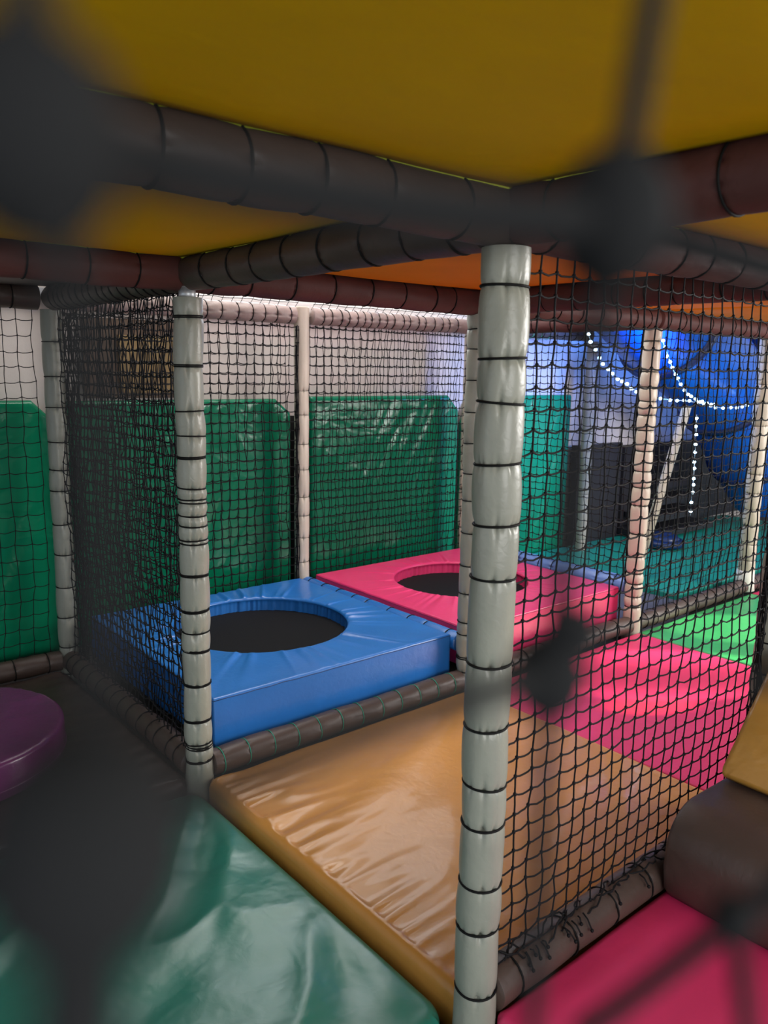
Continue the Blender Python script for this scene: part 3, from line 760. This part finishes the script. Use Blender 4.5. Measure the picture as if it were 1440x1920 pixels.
# ================================================================== NETS
c_ = 0.0475
def lash_floor(y, x0, x1, z, seed):
    def f(mb, P):
        rr = random.Random(seed)
        for s in range(3):
            pts = []; ph = rr.uniform(0, 6)
            n = int((x1 - x0) / .012)
            for i in range(n):
                x = x0 + i * .012
                a = i * 0.33 + ph
                pts.append((x, y + 0.018 * math.cos(a) + rr.uniform(-.005, .005), z + 0.014 * math.sin(a * 1.3) + rr.uniform(-.005, .005)))
            mb.tube(pts, 0.0022, 5)
        for i in range(26):
            x = rr.uniform(x0 + .03, x1 - .03)
            p = Vector((x, y - .015, z)); d = Vector((rr.uniform(-.4, .4), -1, rr.uniform(-1.2, .1))).normalized()
            q = p + d * rr.uniform(.015, .04)
            mb.tube([p, (p + q) / 2 + Vector((0, 0, .006)), q], 0.002, 5); mb.ball(q, .0045, 6, 4)
    return f
net('safety_net', 'coarse black knotted net right of the nearest post', (0.047, -1.2, 0.048), (c_, 0, 0), (0, 0, 0.0405), 23, 35, 0.0020, 0.0044, 61, jit=0.0022, outj=0.003, sag=0.0045, sides=6, hmid=3, sway=0.006,
    extra=lash_floor(-1.205, 0.05, 1.14, 0.048, 5))
net('safety_net', 'black net below the string lights between the peach and pale posts', (2.45, 0, 0.045), (0.048, 0, 0), (0, 0, 0.0475), 23, 30, 0.0019, 0.0040, 62, sway=0.01)
net('safety_net', 'black net at the far right beyond the pale post', (3.66, 0, 0.045), (0.048, 0, 0), (0, 0, 0.0475), 20, 30, 0.0019, 0.0040, 63, sway=0.01)
net('safety_net', 'fine black net running back from the peach-tinted post', (2.4, 0.05, 0.235), (0, 0.047, 0), (0, 0, 0.0415), 23, 30, 0.0021, 0.0046, 64, sway=0.008)
net('safety_net', 'black net across the back behind the blue trampoline pad', (0.045, 1.195, 0.16), (0.0465, 0, 0), (0, 0, 0.046), 24, 29, 0.0022, 0.0048, 65, sway=0.008)
net('safety_net', 'second slack layer of black net behind the blue trampoline pad', (0.065, 1.235, 0.15), (0.0465, 0, 0), (0, 0, 0.0465), 23, 29, 0.0022, 0.0048, 66, sway=0.012)
net('safety_net', 'black net across the back behind the pink trampoline pad', (1.245, 1.195, 0.16), (0.0465, 0, 0), (0, 0, 0.046), 24, 29, 0.0022, 0.0048, 67, sway=0.008)
net('safety_net', 'second slack layer of black net behind the pink trampoline pad', (1.262, 1.235, 0.15), (0.0465, 0, 0), (0, 0, 0.0465), 23, 29, 0.0022, 0.0048, 68, sway=0.012)
net('safety_net', 'dense black net on the left side of the blue trampoline pad', (0.0, 0.045, 0.045), (0, 0.036, 0), (0, 0, 0.0405), 30, 35, 0.0021, 0.0042, 69, sway=0.012)
net('safety_net', 'second slack layer of the dense net left of the blue trampoline pad', (0.055, 0.05, 0.04), (0, 0.035, 0), (0, 0, 0.042), 31, 34, 0.0021, 0.0042, 70, sway=0.013)
net('safety_net', 'wide-meshed black net at the left picture edge', (-1.15, 1.2, 0.045), (0.060, 0, 0), (0, 0, 0.0595), 18, 24, 0.0016, 0.0032, 71, sway=0.015)
# slack strings from the back beam up to the front ceiling beam over the trampolines
def strings(label, x0, x1, seed):
    mb = MB(); rr = random.Random(seed); x = x0
    while x < x1:
        mb.tube([(x, 1.19, H + .03), (x + rr.uniform(-.01, .01), 1.1, H + .115), (x, 1.02, H + .18)], 0.0015, 4); x += .05
    for q in range(3):
        mb.tube([(x0 + (x1 - x0) * i / 30, 1.17 - q * .05, H + .055 + q * .045 + rr.uniform(-.003, .003)) for i in range(31)], .0015, 4)
    o = mb.obj('net_edging', K['net']); tag(o, label, 'net', 'loose net edges above the back beams')
strings('loose edge of netting above the lit brown beam over the blue pad', 0.05, 1.16, 1)
strings('loose edge of netting above the lit brown beam over the pink pad', 1.25, 2.35, 2)
# bunched vertical net cords on posts
def bunch(label, x, y, z0, z1, n, spread, seed, r=0.0022):
    mb = MB(); rr = random.Random(seed)
    for q in range(n):
        ox, oy = rr.uniform(-1, 1) * spread, rr.uniform(-1, 1) * spread; pts = []
        z = z0; i = 0
        while z < z1:
            pts.append((x + ox + nz(z * 9, q * 3.3, seed) * spread * 1.4, y + oy + nz(z * 9, q * 3.3, seed + 9) * spread * 1.4, z)); z += .02
        mb.tube(pts, r, 5)
        for p in pts[::3]: mb.ball(p, r * 2, 5, 3)
    o = mb.obj('net_bundle', K['net']); tag(o, label, 'net', 'gathered net cords along posts')
bunch('gathered net cords down the far left corner post', 0.055, 1.16, 0.0, 1.46, 9, 0.016, 1)
bunch('gathered net cords down the post at the right edge', 1.13, -1.20, 0.0, 1.46, 8, 0.012, 2)
bunch('gathered net cords beside the whitish back post', 1.155, 1.17, 0.17, 1.46, 5, 0.007, 3)
bunch('gathered net cords down the left of the peach-tinted post', 2.40, 0.055, 0.2, 1.46, 5, 0.008, 4)

# near net: the photograph looks through one opening of it
def near_net():
    d0 = 0.078
    n = Vector((0.6432, 0.7657, 0)); u = Vector((0.7657, -0.6432, 0)); v = Vector((0, 0, 1))
    o = CAM + n * d0
    # (horizontal, vertical) offsets in metres of the four knots round the opening
    K4 = {(0, 1): (-0.0330, 0.0205), (1, 1): (0.0205, 0.0138), (1, 0): (0.0181, -0.0323), (0, 0): (-0.0322, -0.0523)}
    rr = random.Random(5); P = {}
    for i in range(-9, 11):
        for j in range(-21, 6):
            a = -0.0325 + 0.053 * i + rr.uniform(-.004, .004) + (0.001 * j)
            b = -0.0520 + 0.060 * j + rr.uniform(-.004, .004) - (i * 0.001 if j else -0.010 * i)
            if (i, j) in K4: a, b = K4[i, j]
            if b > 0.225: b = 0.225
            P[i, j] = o + u * a + v * b + n * (rr.uniform(-.003, .003) + 0.02 * ((a * 2) ** 2))
    for (i, j) in P:
        if i <= 0:
            p = P[i, j]; k = 0.60 if j > 0 else 0.48
            P[i, j] = p - n * (0.030 if i == 0 else 0.030 * max(0, 1 + .25 * i))
            if i == 0: P[i, j] = CAM + (p - CAM) * k
    P[1, 2] = o + u * 0.0258 + v * 0.055; P[2, 1] = o + u * 0.062 + v * 0.006
    mb = MB(); R = 0.0019
    def strand(a, b, s, r):
        pts = []
        for q in range(7):
            t_ = q / 6; pts.append(a.lerp(b, t_) - v * s * 4 * t_ * (1 - t_))
        mb.tube(pts, r, 8, caps=True)
    for (i, j), p in P.items():
        if (i + 1, j) in P: strand(p, P[i + 1, j], 0.0012 if j != 0 else -.001, {(0, 0): 0.0014, (1, 0): 0.0010, (0, 1): 0.0021, (1, 1): 0.0019}.get((i, j), 0.0014))
        if (i, j + 1) in P and i == 0 and j == 0:
            a_, b_ = p, P[0, 1]
            mb.tube([a_.lerp(b_, t_ / 10) + u * 0.0022 * math.sin(PI * t_ / 10) for t_ in range(11)], 0.0011, 8)
        elif (i, j + 1) in P: strand(p, P[i, j + 1], 0, {(1, 0): 0.0012, (1, -1): 0.0009, (0, -1): 0.0024}.get((i, j), 0.0014))
        mb.ball(p, {(1, 1): 0.0054, (0, 1): 0.0052, (0, 0): 0.0056}.get((i, j), 0.0042), 12, 9, (1, 1, 1.2))
    mb.ball(P[1, 0] + u * 0.0022 + v * 0.0050, 0.0032, 10, 8)
    ob = mb.obj('safety_net', K['near_net'])
    tag(ob, 'blurred black net right in front of the viewer', 'net')
    # a loose end of cord hanging from the lower right of the opening
    mb = MB()
    q = o + n * 0.004
    def at(a, b): return q + u * a + v * b
    mb.tube(catmull([at(0.060, -0.040), at(0.0464, -0.0572), at(0.0413, -0.0619), at(0.0306, -0.0721), at(0.0243, -0.0774)], 6), 0.0012, 8)
    mb.tube([at(0.0413, -0.0619), at(0.0434, -0.0719), at(0.0444, -0.0776)], 0.0011, 8)
    mb.ball(at(0.0413, -0.0615), 0.0026, 10, 8)
    o2 = mb.obj('loose_cord', K['near_net']); tag(o2, 'blurred loose dark cord close to the viewer at the bottom right', 'cord')
near_net()
